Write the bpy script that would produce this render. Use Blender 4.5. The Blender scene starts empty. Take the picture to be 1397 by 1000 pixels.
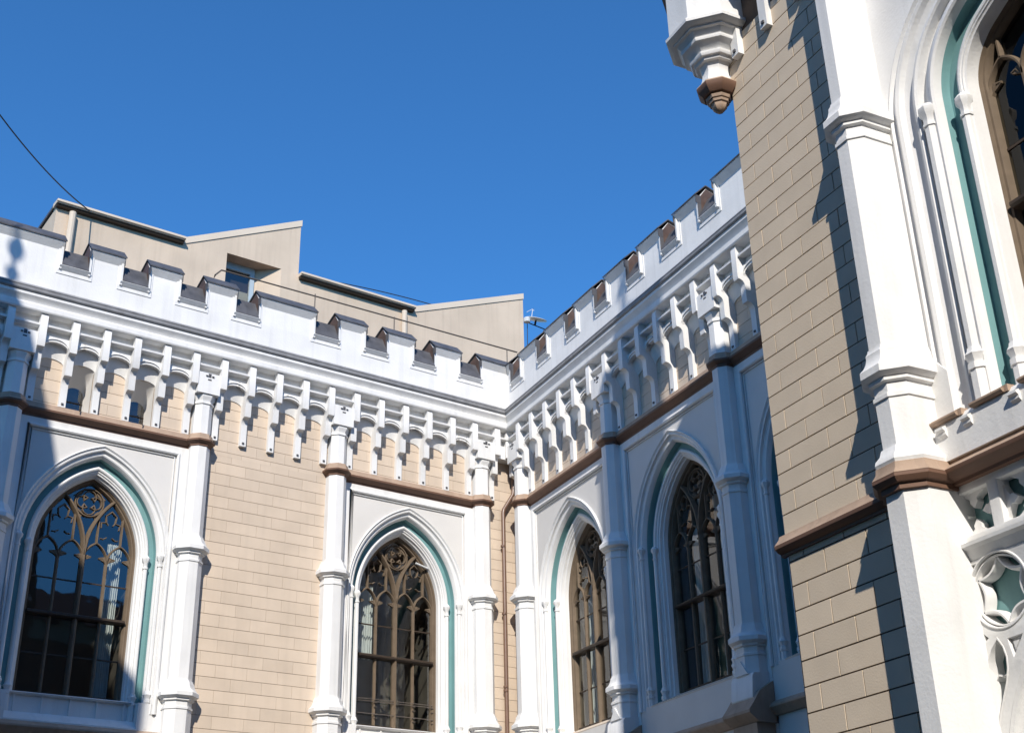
import bpy, bmesh, math, random
from mathutils import Vector, Matrix
random.seed(7)
R = math.radians
scn = bpy.context.scene
COL = scn.collection

# ---------------------------------------------------------------- camera
CAM = Vector((-14.99443651, -29.39671536, 1.7))
YAW, PIT, ROL, FPX = R(27.0685), R(25.7539), R(-1.4403), 1769.04
cy, sy, cp, sp, cr, sr = math.cos(YAW), math.sin(YAW), math.cos(PIT), math.sin(PIT), math.cos(ROL), math.sin(ROL)
FW = Vector((sy*cp, cy*cp, sp)); RT0 = Vector((cy, -sy, 0)); UP0 = RT0.cross(FW)
RT = cr*RT0 + sr*UP0; UP = -sr*RT0 + cr*UP0
cd = bpy.data.cameras.new('camera'); cam = bpy.data.objects.new('camera', cd); COL.objects.link(cam)
cam.matrix_world = Matrix(((RT.x, UP.x, -FW.x, CAM.x), (RT.y, UP.y, -FW.y, CAM.y), (RT.z, UP.z, -FW.z, CAM.z), (0, 0, 0, 1)))
cd.sensor_width = 36; cd.lens = FPX/1397*36; cd.clip_start = .1; cd.clip_end = 2000
scn.camera = cam

# ---------------------------------------------------------------- light
SUN_AZ, SUN_EL = R(26.0), R(35.0)          # travel direction of the light, from +y towards +x; height above horizon
SDIR = Vector((math.sin(SUN_AZ)*math.cos(SUN_EL), math.cos(SUN_AZ)*math.cos(SUN_EL), -math.sin(SUN_EL)))
world = bpy.data.worlds.new('World'); scn.world = world; world.use_nodes = True
nt = world.node_tree; bg = nt.nodes['Background']
sky = nt.nodes.new('ShaderNodeTexSky'); sky.sky_type = 'NISHITA'; sky.sun_disc = False
sky.sun_elevation = SUN_EL; sky.sun_rotation = math.pi + SUN_AZ
sky.air_density = 1.0; sky.dust_density = .05; sky.ozone_density = 3.2; sky.altitude = 50
tint = nt.nodes.new('ShaderNodeVectorMath'); tint.operation = 'MULTIPLY'; tint.inputs[1].default_value = (.43, 1.01, 1.47)   # deep blue of a clear northern spring sky
nt.links.new(sky.outputs[0], tint.inputs[0]); nt.links.new(tint.outputs[0], bg.inputs[0]); bg.inputs[1].default_value = .108
sl = bpy.data.lights.new('sun', 'SUN'); sl.energy = 4.3; sl.angle = R(.53); sl.color = (1, .935, .84)
so = bpy.data.objects.new('sun', sl); COL.objects.link(so); so.rotation_euler = SDIR.to_track_quat('-Z', 'Y').to_euler()
so.location = (-30, -60, 60)
scn.view_settings.view_transform = 'Standard'; scn.view_settings.look = 'None'
scn.view_settings.exposure = .30; scn.view_settings.gamma = 1

# ---------------------------------------------------------------- materials
def mat(name, col, rough=.7, var=.06, scale=3.0, bump=0.0, bscale=40, metal=0.0, streak=0.0, island=0.0, spec=.3, piece=0.0):
    m = bpy.data.materials.new(name); m.use_nodes = True; n = m.node_tree; b = n.nodes['Principled BSDF']
    b.inputs['Roughness'].default_value = rough; b.inputs['Metallic'].default_value = metal
    b.inputs['Specular IOR Level'].default_value = spec
    tc = n.nodes.new('ShaderNodeTexCoord'); L = n.links.new
    no = n.nodes.new('ShaderNodeTexNoise'); no.inputs['Scale'].default_value = scale; no.inputs['Detail'].default_value = 6
    L(tc.outputs['Object'], no.inputs['Vector'])
    mr = n.nodes.new('ShaderNodeMapRange'); mr.inputs[1].default_value = .3; mr.inputs[2].default_value = .7
    mr.inputs[3].default_value = 1-var; mr.inputs[4].default_value = 1+var*.5
    L(no.outputs['Fac'], mr.inputs[0]); fac = mr.outputs[0]
    def mul(a, bb):
        x = n.nodes.new('ShaderNodeMath'); x.operation = 'MULTIPLY'; L(a, x.inputs[0]); L(bb, x.inputs[1]); return x.outputs[0]
    if streak:
        mp = n.nodes.new('ShaderNodeMapping'); mp.inputs['Scale'].default_value = (7, 7, .35); L(tc.outputs['Object'], mp.inputs[0])
        n2 = n.nodes.new('ShaderNodeTexNoise'); n2.inputs['Scale'].default_value = 1.0; n2.inputs['Detail'].default_value = 4
        L(mp.outputs[0], n2.inputs['Vector'])
        m2 = n.nodes.new('ShaderNodeMapRange'); m2.inputs[1].default_value = .5; m2.inputs[2].default_value = .75
        m2.inputs[3].default_value = 1; m2.inputs[4].default_value = 1-streak; L(n2.outputs['Fac'], m2.inputs[0])
        fac = mul(fac, m2.outputs[0])
    if island:
        ge = n.nodes.new('ShaderNodeNewGeometry'); m3 = n.nodes.new('ShaderNodeMapRange')
        m3.inputs[3].default_value = 1-island; m3.inputs[4].default_value = 1+island*.4
        L(ge.outputs['Random Per Island'], m3.inputs[0]); fac = mul(fac, m3.outputs[0])
    if piece:
        oi = n.nodes.new('ShaderNodeObjectInfo'); m5 = n.nodes.new('ShaderNodeMapRange')
        m5.inputs[3].default_value = 1-piece; m5.inputs[4].default_value = 1; L(oi.outputs['Random'], m5.inputs[0]); fac = mul(fac, m5.outputs[0])
    mx = n.nodes.new('ShaderNodeVectorMath'); mx.operation = 'SCALE'; mx.inputs[0].default_value = col
    L(fac, mx.inputs['Scale']); L(mx.outputs[0], b.inputs['Base Color'])
    if bump:
        n4 = n.nodes.new('ShaderNodeTexNoise'); n4.inputs['Scale'].default_value = bscale; n4.inputs['Detail'].default_value = 5
        L(tc.outputs['Object'], n4.inputs['Vector'])
        bp = n.nodes.new('ShaderNodeBump'); bp.inputs['Strength'].default_value = bump; bp.inputs['Distance'].default_value = .02
        L(n4.outputs['Fac'], bp.inputs['Height']); L(bp.outputs[0], b.inputs['Normal'])
    return m
WHITE = mat('white_plaster', (.79, .785, .77), .65, .07, 1.6, .16, 26, streak=.10, piece=.05)
INFILL = mat('warm_white_plaster', (.665, .645, .615), .75, .05, 1.2, .1, 30)
BEIGE = mat('beige_ashlar', (.63, .52, .41), .8, .08, 1.4, .15, 45, streak=.05, island=.07)
JOINT = mat('joint_brown', (.30, .235, .175), .9, .1, 5)
TBEIGE = mat('grey_beige_ashlar', (.635, .53, .405), .8, .06, 2.2, .15, 45, island=.06)
TJOINT = mat('joint_dark', (.12, .085, .06), .9, .1, 5)
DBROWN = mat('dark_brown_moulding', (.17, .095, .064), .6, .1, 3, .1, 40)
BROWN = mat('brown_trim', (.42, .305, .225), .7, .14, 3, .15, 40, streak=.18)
TEAL = mat('teal_paint', (.175, .335, .34), .6, .10, 1.5, .1, 30, streak=.12)
LEAD = mat('lead_sheet', (.10, .10, .108), .5, .3, 4, .2, 12, streak=.25)
GUTTER = mat('zinc_gutter', (.26, .26, .265), .45, .2, 5, .1, 12, streak=.15)
RUST = mat('brown_flashing', (.105, .068, .055), .6, .3, 5, .1, 12, streak=.3)
STONE = mat('tracery_stone', (.155, .115, .078), .7, .15, 6, .1, 50)
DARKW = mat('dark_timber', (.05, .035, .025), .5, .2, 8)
REARW = mat('rear_render', (.575, .47, .365), .85, .12, .8, .2, 20, streak=.10)
REART = mat('rear_trim', (.62, .53, .43), .8, .06, 1)
BLUEGREY = mat('blue_grey_frame', (.38, .46, .52), .5, .05, 3)
BLIND = mat('tan_blind', (.38, .33, .24), .8, .06, 3)
RAILM = mat('rail_metal', (.12, .10, .085), .5, .1, 6)
BLACK = mat('black_cable', (.02, .02, .022), .6, .05, 3)
PIPE = mat('brown_pipe', (.17, .10, .07), .35, .12, 5, spec=.6)
DISH = mat('dish_grey', (.62, .63, .63), .4, .05, 3)
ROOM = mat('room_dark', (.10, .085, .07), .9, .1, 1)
CURT = mat('curtain_cloth', (.66, .68, .66), .9, .06, 2)
ROOFT = mat('roof_tile', (.20, .09, .06), .8, .2, 4, .3, 8)
COBBLE = mat('cobble', (.07, .066, .062), .85, .3, 3, .6, 6)
OLDW = mat('old_render', (.30, .22, .16), .85, .1, .6, .1, 20, streak=.1)
BRICK = mat('worn_brick', (.42, .25, .13), .9, .35, 9, .5, 25)
def glass(name, tint=(.82, .86, .85), f0=.13):
    m = bpy.data.materials.new(name); m.use_nodes = True; n = m.node_tree; n.nodes.clear(); L = n.links.new
    o = n.nodes.new('ShaderNodeOutputMaterial'); mx = n.nodes.new('ShaderNodeMixShader')
    tr = n.nodes.new('ShaderNodeBsdfTransparent'); tr.inputs[0].default_value = (*tint, 1)
    gl = n.nodes.new('ShaderNodeBsdfGlossy'); gl.inputs['Roughness'].default_value = .02
    ge = n.nodes.new('ShaderNodeNewGeometry'); dt = n.nodes.new('ShaderNodeVectorMath'); dt.operation = 'DOT_PRODUCT'
    L(ge.outputs['Normal'], dt.inputs[0]); L(ge.outputs['Incoming'], dt.inputs[1])
    def mt(op, x, y=None):
        q = n.nodes.new('ShaderNodeMath'); q.operation = op
        for i_, v_ in ((0, x), (1, y)):
            if v_ is None: continue
            if isinstance(v_, (int, float)): q.inputs[i_].default_value = v_
            else: L(v_, q.inputs[i_])
        return q.outputs[0]
    fac = mt('ADD', mt('MULTIPLY', mt('POWER', mt('SUBTRACT', 1, mt('ABSOLUTE', dt.outputs['Value'])), 5), 1-f0), f0)
    tc = n.nodes.new('ShaderNodeTexCoord'); no = n.nodes.new('ShaderNodeTexNoise'); no.inputs['Scale'].default_value = 1.3
    L(tc.outputs['Object'], no.inputs['Vector'])
    bp = n.nodes.new('ShaderNodeBump'); bp.inputs['Strength'].default_value = .12; bp.inputs['Distance'].default_value = .03
    L(no.outputs['Fac'], bp.inputs['Height']); L(bp.outputs[0], gl.inputs['Normal'])
    L(fac, mx.inputs[0]); L(tr.outputs[0], mx.inputs[1]); L(gl.outputs[0], mx.inputs[2]); L(mx.outputs[0], o.inputs[0])
    return m
GLASS = glass('window_glass')
GLASSD = glass('dark_window_glass', (.45, .47, .46), .035)
def emit(name, col, s):
    m = bpy.data.materials.new(name); m.use_nodes = True; b = m.node_tree.nodes['Principled BSDF']
    b.inputs['Base Color'].default_value = (*col, 1); b.inputs['Emission Color'].default_value = (*col, 1); b.inputs['Emission Strength'].default_value = s
    return m
TUBE = emit('lit_tube', (.95, .97, 1), 1.6)

# ---------------------------------------------------------------- facade frames and mesh builder
ANG = R(8.5666)
class Face:
    def __init__(s, o, u, n): s.o = Vector(o); s.u = Vector(u); s.n = Vector(n)
    def P(s, u, n, z): return s.o + s.u*u + s.n*n + Vector((0, 0, z))
W1 = Face((0, 0, 0), (-math.cos(ANG), -math.sin(ANG), 0), (math.sin(ANG), -math.cos(ANG), 0))
W2 = Face((0, 0, .003), (0, -1, 0), (-1, 0, 0))
TX = -5.6
TW = Face((TX, 0, 0), (0, -1, 0), (-1, 0, 0))
WORLD = Face((0, 0, 0), (1, 0, 0), (0, 1, 0))

class MB:
    def __init__(s, F): s.F = F; s.v = []; s.f = []
    def add(s, pts, faces):
        k = len(s.v); s.v += [s.F.P(*p) for p in pts]; s.f += [tuple(k+i for i in f) for f in faces]
    def box(s, u0, u1, n0, n1, z0, z1):
        s.add([(u0, n0, z0), (u1, n0, z0), (u1, n1, z0), (u0, n1, z0), (u0, n0, z1), (u1, n0, z1), (u1, n1, z1), (u0, n1, z1)],
              [(0, 1, 2, 3), (4, 5, 6, 7), (0, 1, 5, 4), (1, 2, 6, 5), (2, 3, 7, 6), (3, 0, 4, 7)])
    def prism(s, poly, n0, n1):                 # poly in (u, z) extruded along n
        k = len(poly)
        s.add([(u, n0, z) for u, z in poly]+[(u, n1, z) for u, z in poly],
              [tuple(range(k)), tuple(range(k, 2*k))]+[(i, (i+1) % k, k+(i+1) % k, k+i) for i in range(k)])
    def prism_u(s, poly, u0, u1):               # poly in (n, z) extruded along u
        k = len(poly)
        s.add([(u0, n, z) for n, z in poly]+[(u1, n, z) for n, z in poly],
              [tuple(range(k)), tuple(range(k, 2*k))]+[(i, (i+1) % k, k+(i+1) % k, k+i) for i in range(k)])
    def octo(s, cu, cn, st, sides=8, stretch=0.0):   # stacked octagons: st = [(z, apothem)]
        pts = []; fa = []
        for z, a in st:
            r = a/math.cos(math.pi/sides)
            for i in range(sides):
                t = 2*math.pi*(i+.5)/sides; n_ = r*math.sin(t)
                pts.append((cu+r*math.cos(t), cn+n_-(stretch if n_ < 0 else 0), z))
        for j in range(len(st)-1):
            for i in range(sides):
                a, b = j*sides+i, j*sides+(i+1) % sides
                fa.append((a, b, b+sides, a+sides))
        fa.append(tuple(range(sides))); fa.append(tuple(range((len(st)-1)*sides, len(st)*sides)))
        s.add(pts, fa)
    def loft(s, rows, closed=False):            # rows of equal length point lists (u, n, z)
        k = len(rows[0]); pts = [p for r in rows for p in r]; fa = []
        for j in range(len(rows)-1):
            for i in range(k if closed else k-1):
                fa.append((j*k+i, j*k+(i+1) % k, (j+1)*k+(i+1) % k, (j+1)*k+i))
        s.add(pts, fa)
    def bar(s, path, w, n0, n1, closed=False):  # moulded bar along a path in (u, z)
        k = len(path); rows = []
        nm = n0+(n1-n0)*.55
        prof = [(-.5, n0), (-.5, nm), (-.2, n1), (.2, n1), (.5, nm), (.5, n0)]
        for i in range(k):
            p = Vector(path[i])
            a = Vector(path[(i-1) % k]) if (closed or i > 0) else None
            b = Vector(path[(i+1) % k]) if (closed or i < k-1) else None
            d1 = (p-a).normalized() if a is not None else (b-p).normalized()
            d2 = (b-p).normalized() if b is not None else d1
            t = d1+d2
            t = t.normalized() if t.length > .3 else d1
            no = Vector((-t.y, t.x)); sc = min(1/max(abs(t.dot(d1)), .5), 2)
            rows.append([(p.x+no.x*w*o*sc, n, p.y+no.y*w*o*sc) for o, n in prof])
        if closed: rows.append(rows[0])
        s.loft(rows, True)
        if not closed:
            e = len(s.v); s.f.append(tuple(range(e-6, e))); s.f.append(tuple(range(e-6*k, e-6*k+6)))
    def tube(s, path, r, sides=8):              # round tube along (u, n, z) points
        P = [s.F.P(*p) for p in path]; k = len(P); base = len(s.v)
        up = Vector((0, 0, 1))
        for i in range(k):
            t = ((P[min(i+1, k-1)]-P[i]).normalized()+(P[i]-P[max(i-1, 0)]).normalized()).normalized()
            x = t.cross(up if abs(t.z) < .9 else Vector((1, 0, 0))).normalized(); y = t.cross(x)
            for j in range(sides):
                a = 2*math.pi*j/sides; s.v.append(P[i]+(x*math.cos(a)+y*math.sin(a))*r)
        for i in range(k-1):
            for j in range(sides):
                a, b = base+i*sides+j, base+i*sides+(j+1) % sides
                s.f.append((a, b, b+sides, a+sides))
        s.f.append(tuple(base+j for j in range(sides))); s.f.append(tuple(base+(k-1)*sides+j for j in range(sides)))
    def build(s, name, m, parent=None, smooth=32, bevel=0.0, loc=None):
        root = parent
        while root is not None and root.parent is not None: root = root.parent
        off = root.location if root is not None else (Vector(loc) if loc else Vector((0, 0, 0)))
        me = bpy.data.meshes.new(name); me.from_pydata([v-off for v in s.v], [], s.f)
        b = bmesh.new(); b.from_mesh(me); bmesh.ops.remove_doubles(b, verts=b.verts, dist=1e-5)
        bmesh.ops.recalc_face_normals(b, faces=b.faces)
        b.to_mesh(me); b.free()
        for p in me.polygons: p.use_smooth = True
        me.set_sharp_from_angle(angle=R(smooth))
        me.materials.append(m)
        o = bpy.data.objects.new(name, me); COL.objects.link(o)
        if parent is not None: o.parent = parent
        else: o.location = off
        if bevel:
            bv = o.modifiers.new('edge', 'BEVEL'); bv.width = bevel; bv.segments = 2; bv.limit_method = 'ANGLE'; bv.angle_limit = R(40)
        return o

def tag(o, label, cat, group=None, kind=None):
    if label: o['label'] = label
    if cat: o['category'] = cat
    if group: o['group'] = group
    if kind: o['kind'] = kind
    return o
def thing(name, loc, label, cat, group=None):
    o = bpy.data.objects.new(name, None); COL.objects.link(o); o.location = loc; o.empty_display_size = .5
    return tag(o, label, cat, group)
bpy.context.view_layer.update()

# arches: c = how far each arc centre lies beyond the axis (pointed); tudor: arc then straight slope
NA = 22
def arch(cu, a, zs, c, z0, tudor=False):
    half = []
    if tudor:
        r = a-.25; ph = R(62)
        for i in range(NA):
            t = ph*i/(NA-1); half.append((.25+r*math.cos(t), zs+r*math.sin(t)))
        t = (.25+r*math.cos(ph))/math.sin(ph); half.append((0, zs+r*math.sin(ph)+t*math.cos(ph)))
    else:
        r = a+c; ph = math.acos(c/r)
        for i in range(NA+1):
            t = ph*i/NA; half.append((-c+r*math.cos(t), zs+r*math.sin(t)))
        half[-1] = (0, half[-1][1])
    left = [(cu-x, z) for x, z in half]; right = [(cu+x, z) for x, z in half[:-1]][::-1]
    return [(cu-a, z0)]+left+right+[(cu+a, z0)]
def ring(mb, cu, prof, zs, c, z0, tudor=False):
    rows = [[(u, n, z) for u, z in arch(cu, a, zs, c, z0, tudor)] for a, n in prof]
    mb.loft(rows)
def holed(mb, cu, a, zs, c, z0, u0, u1, zt, n, tudor=False, thick=0):
    inn = arch(cu, a, zs, c, z0, tudor); k = len(inn); mid = k//2; out = []
    for i, (u, z) in enumerate(inn):
        side = u0 if i <= mid else u1
        j = i if i <= mid else k-1-i
        if j == 0: out.append((side, z0)); continue
        t = (j-1)/(mid-1); Lv = zt-zs; Lh = abs(cu-side); d = t*(Lv+Lh)
        if d <= Lv: out.append((side, zs+d))
        else: out.append((side+(cu-side)*(d-Lv)/Lh, zt))
    # corner points exactly on the corner
    for q in range(1, mid):
        if out[q][0] == u0 and out[q+1][0] != u0: out[q] = (u0, zt)
    for q in range(k-2, mid, -1):
        if out[q][0] == u1 and out[q-1][0] != u1: out[q] = (u1, zt)
    mb.loft([[(u, n, z) for u, z in inn], [(u, n, z) for u, z in out]])
def roll(mb, pts, n, r):                          # round moulding along polyline in (u, z)
    mb.tube([(u, n, z) for u, z in pts], r, 8)

# ashlar: real blocks with gaps in front of a backing sheet
def ashlar(mb, u0, u1, z0, z1, ch, bw, phase_z, gap, n1=0.0, depth=.012, off=0.0, vg=None):
    vg = gap if vg is None else vg
    k = math.floor((z0-phase_z)/ch)
    while phase_z+k*ch < z1:
        a, b = max(phase_z+k*ch, z0), min(phase_z+(k+1)*ch, z1)
        if b-a > .03:
            u = u0-bw*((.5*(k % 2)+off) % 1)
            while u < u1:
                x, y = max(u, u0), min(u+bw, u1)
                if y-x > .03:
                    mb.box(x+(vg/2 if x > u0 else 0), y-(vg/2 if y < u1 else 0), n1-depth, n1+random.uniform(-.0015, .0015), a+(gap/2 if a > z0 else 0), b-(gap/2 if b < z1 else 0))
                u += bw
        k += 1

# ---------------------------------------------------------------- shared neo-gothic pieces
def cap_stack(z, s0, s1, tip):                    # moulded octagonal collar; z = height of its sharp edge
    return [(z-.30, s0), (z-.295, s0+.018), (z-.25, s0+.018), (z-.235, s0-.004), (z-.13, s0-.004), (z-.115, s0+.04), (z-.075, s0+.04),
            (z-.06, tip*.90), (z-.03, tip), (z+.05, tip), (z+.075, tip*.94), (z+.10, tip*.875), (z+.15, tip*.80), (z+.21, tip*.755),
            (z+.25, s1+.045), (z+.29, s1+.02), (z+.315, s1+.018), (z+.32, s1)]
BANDLO = [(13.14, .23), (13.15, .25), (13.19, .25), (13.20, .275), (13.235, .305), (13.25, .332), (13.29, .336), (13.294, .21)]
BANDHI = [(13.295, .21), (13.295, .325), (13.335, .282), (13.445, .262), (13.46, .21)]
BANDPLO = [(-.05, 13.12), (.045, 13.12), (.05, 13.17), (.10, 13.19), (.14, 13.23), (.185, 13.25), (.19, 13.294), (-.05, 13.294)]
BANDPHI = [(-.05, 13.295), (.175, 13.295), (.12, 13.33), (.095, 13.445), (-.05, 13.455)]
def string(F, root, lo, hi, u0, u1):
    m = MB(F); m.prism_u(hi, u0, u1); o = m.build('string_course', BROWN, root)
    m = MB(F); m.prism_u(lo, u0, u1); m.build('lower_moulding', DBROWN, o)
def pilaster(F, root, cu, base=0.0, dz=0.0, band=True):
    m = MB(F)
    st = [(base, .30)]+cap_stack(7.50, .30, .265, .42)+cap_stack(10.70, .265, .23, .39)+[(13.16, .23)]
    m.octo(cu, .10, st)
    up = [(13.455, .21), (14.20, .21), (14.205, .235), (14.25, .235), (14.255, .215), (14.30, .22), (14.36, .26), (14.40, .27), (14.43, .27)]
    m.octo(cu, .10, up)
    p = m.build('pilaster', WHITE, root)
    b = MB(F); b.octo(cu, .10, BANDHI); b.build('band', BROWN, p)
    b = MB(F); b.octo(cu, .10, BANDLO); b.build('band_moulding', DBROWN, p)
    return p

def console(F, root, u, w=.155, dz=0.0):
    pr = [(-.02, 13.45), (.095, 13.45), (.095, 13.97), (.105, 14.04), (.14, 14.10), (.20, 14.135), (.265, 14.14), (.275, 14.20), (.275, 14.47),
          (.285, 14.54), (.32, 14.59), (.37, 14.62), (.425, 14.625), (.435, 14.68), (.435, 15.33), (.385, 15.44), (-.02, 15.44)]
    pr = [(n, z+dz) for n, z in pr]
    u += random.uniform(-.006, .006); w += random.uniform(-.006, .006); pr = [(n*(1+random.uniform(-.008, .008)), z) for n, z in pr]
    m = MB(F); m.prism_u(pr, u-w/2, u+w/2)
    o = m.build('console', WHITE, root)
    s = MB(F); s.box(u-.025, u+.025, .094, .118, 13.50+dz, 13.54+dz); s.build('bolt', LEAD, o)
    return o

def seg_arch(u0, u1, zs, rise, k=10):
    c = (u0+u1)/2; h = (u1-u0)/2
    return [(c+h*math.cos(math.pi*i/k), zs+rise*math.sin(math.pi*i/k)) for i in range(k+1)]   # from u1 to u0

def frieze(F, root, us, blocks, u_end0, u_end1):
    m = MB(F)
    def plate(u0, u1, n0, n1, zs, rise, zt):
        a = seg_arch(u0, u1, zs, rise)
        for i in range(len(a)-1):
            (ua, za), (ub, zb) = a[i], a[i+1]
            m.prism([(ub, zb), (ua, za), (ua, zt), (ub, zt)], n0, n1)
    for i in range(len(us)-1):
        a, b = us[i]+.08, us[i+1]-.08
        if any(us[i] < c < us[i+1] for c in blocks):
            m.box(a, b, .0, .405, 14.435, 14.95)
            c = (us[i]+us[i+1])/2
            continue
        plate(a, b, .20, .28, 14.71, .15, 14.97)
        A0_, A1_ = seg_arch(a-.01, b+.01, 14.735, .15), seg_arch(a-.01, b+.01, 14.46, .13)      # splayed soffit down to the wall
        A2_ = seg_arch(a-.01, b+.01, 14.68, .145)
        m.loft([[(u, .205, z) for u, z in A0_], [(u, .150, z) for u, z in A0_], [(u, .145, z) for u, z in A2_], [(u, .03, z) for u, z in A1_], [(u, .025, z-.02) for u, z in A1_], [(u, -.02, z-.02) for u, z in A1_]])
        # raised label along the arch
        lab = seg_arch(a+.01, b-.01, 14.745, .17)
        for q in range(len(lab)-1):
            (ua, za), (ub, zb) = lab[q], lab[q+1]
            m.prism([(ub, zb), (ua, za), (ua, za+.03), (ub, zb+.03)], .28, .305)
    m.box(u_end0, us[0]-.08, -.02, .28, 14.60, 14.97)
    m.box(us[-1]+.08, u_end1, -.02, .28, 14.60, 14.97)
    m.box(u_end0, u_end1, -.02, .21, 14.9695, 15.50)
    m.prism_u([(.20, 15.125), (.395, 15.125), (.40, 15.17), (.23, 15.215), (.20, 15.215)], u_end0, u_end1)
    m.prism_u([(-.02, 15.40), (.46, 15.41), (.475, 15.44), (.475, 15.545), (.43, 15.565), (.425, 15.60), (.45, 15.66), (.505, 15.715), (.515, 15.73), (.515, 15.80), (-.02, 15.80)], u_end0, u_end1)
    f = m.build('arcade_frieze', WHITE, root, smooth=25)
    s = MB(F)
    for c in blocks:
        if u_end0 < c < u_end1:
            s.box(c-.035, c+.035, .400, .4075, 14.84, 14.94); s.box(c-.10, c-.05, .40, .43, 14.86, 14.885); s.box(c+.05, c+.10, .40, .43, 14.86, 14.885)
            s.box(c-.045, c+.045, .40, .4085, 14.765, 14.80)
    if s.v: s.build('vent_slots', LEAD, f)
    g = MB(F)
    g.prism_u([(.25, 15.801), (.535, 15.801), (.56, 15.83), (.56, 15.885), (.53, 15.905), (.545, 15.93), (.53, 15.96), (.30, 16.10), (.25, 16.10)], u_end0, u_end1)
    g.build('gutter', GUTTER, root)
    return f

def parapet(F, root, merlons, u0, u1, bd=.10):
    m = MB(F)
    m.box(u0, u1, -.50, .30, 15.95, 16.6605)
    m.build('parapet', WHITE, root)
    ms = sorted(merlons)
    edges = []
    for a, b in ms:
        p = MB(F); p.prism_u([(-.50, 16.6605), (.30, 16.6605), (.30, 17.345), (.12, 17.57), (-.50, 17.33)], a, b)
        # raised moulded border on the front
        for x in (a, b-.05): p.box(x, x+.05, .30, .30+bd, 16.665, 17.24)
        p.box(a+.05, a+.10, .30, .318, 16.612, 17.20); p.box(b-.10, b-.05, .30, .318, 16.612, 17.20)
        p.prism_u([(.30, 17.15), (.325, 17.185), (.38, 17.26), (.415, 17.31), (.415, 17.335), (.30, 17.345)], a, b)
        o = p.build('merlon', WHITE, root)
        c = MB(F)
        c.prism_u([(.435, 17.325), (.44, 17.355), (.15, 17.635), (.12, 17.645), (.09, 17.635), (-.58, 17.375), (-.575, 17.352), (.08, 17.608), (.12, 17.62), (.145, 17.61), (.41, 17.352)], a-.03, b+.03)
        c.build('coping', LEAD, o)
        for x in (a-.008, b):
            q = MB(F); q.prism_u([(.285, 16.78), (.285, 17.335), (.12, 17.56), (-.48, 17.32), (-.48, 16.78)], x, x+.008)
            q.build('flashing', RUST, o)
            q = MB(F); q.box(x, x+.008, .2851, .301+bd, 16.75, 17.20); q.box(x-.002, x+.010, .2851, .418, 17.14, 17.34); q.build('edge_strip', LEAD, o)
    for (a, b), (c, d) in zip(ms[:-1], ms[1:]):
        p = MB(F)
        p.prism_u([(.30, 16.645), (.325, 16.665), (.36, 16.71), (.39, 16.738), (.39, 16.747), (.30, 16.75)], b-.049, c+.049)
        p.box(b-.10, c+.10, .30, .3165, 16.55, 16.612)
        o = p.build('embrasure_sill', WHITE, root)
        s = MB(F)
        s.prism_u([(.39, 16.748), (.395, 16.765), (.12, 17.27), (.08, 17.29), (-.55, 17.0), (-.55, 16.70), (.25, 16.70)], b+.007, c-.007)
        s.build('lead_cover', LEAD, o)

def colonnette(F, root, u, n, r, z0, zc, z1, foot=.6):
    m = MB(F)
    st = [(z0-foot, r+.02), (z0-.12, r+.02), (z0-.115, r+.035), (z0-.05, r+.035), (z0-.04, r+.012), (z0+.02, r+.03), (z0+.05, r+.045), (z0+.09, r+.02), (z0+.13, r+.012), (z0+.135, r),
          (zc-.16, r), (zc-.155, r+.014), (zc-.12, r+.014), (zc-.115, r), (zc-.02, r+.004), (zc+.03, r+.035), (zc+.085, r+.04), (zc+.11, r+.02), (zc+.14, r)]
    m.octo(u, n, st)
    return m.build('colonnette', WHITE, root)

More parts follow.
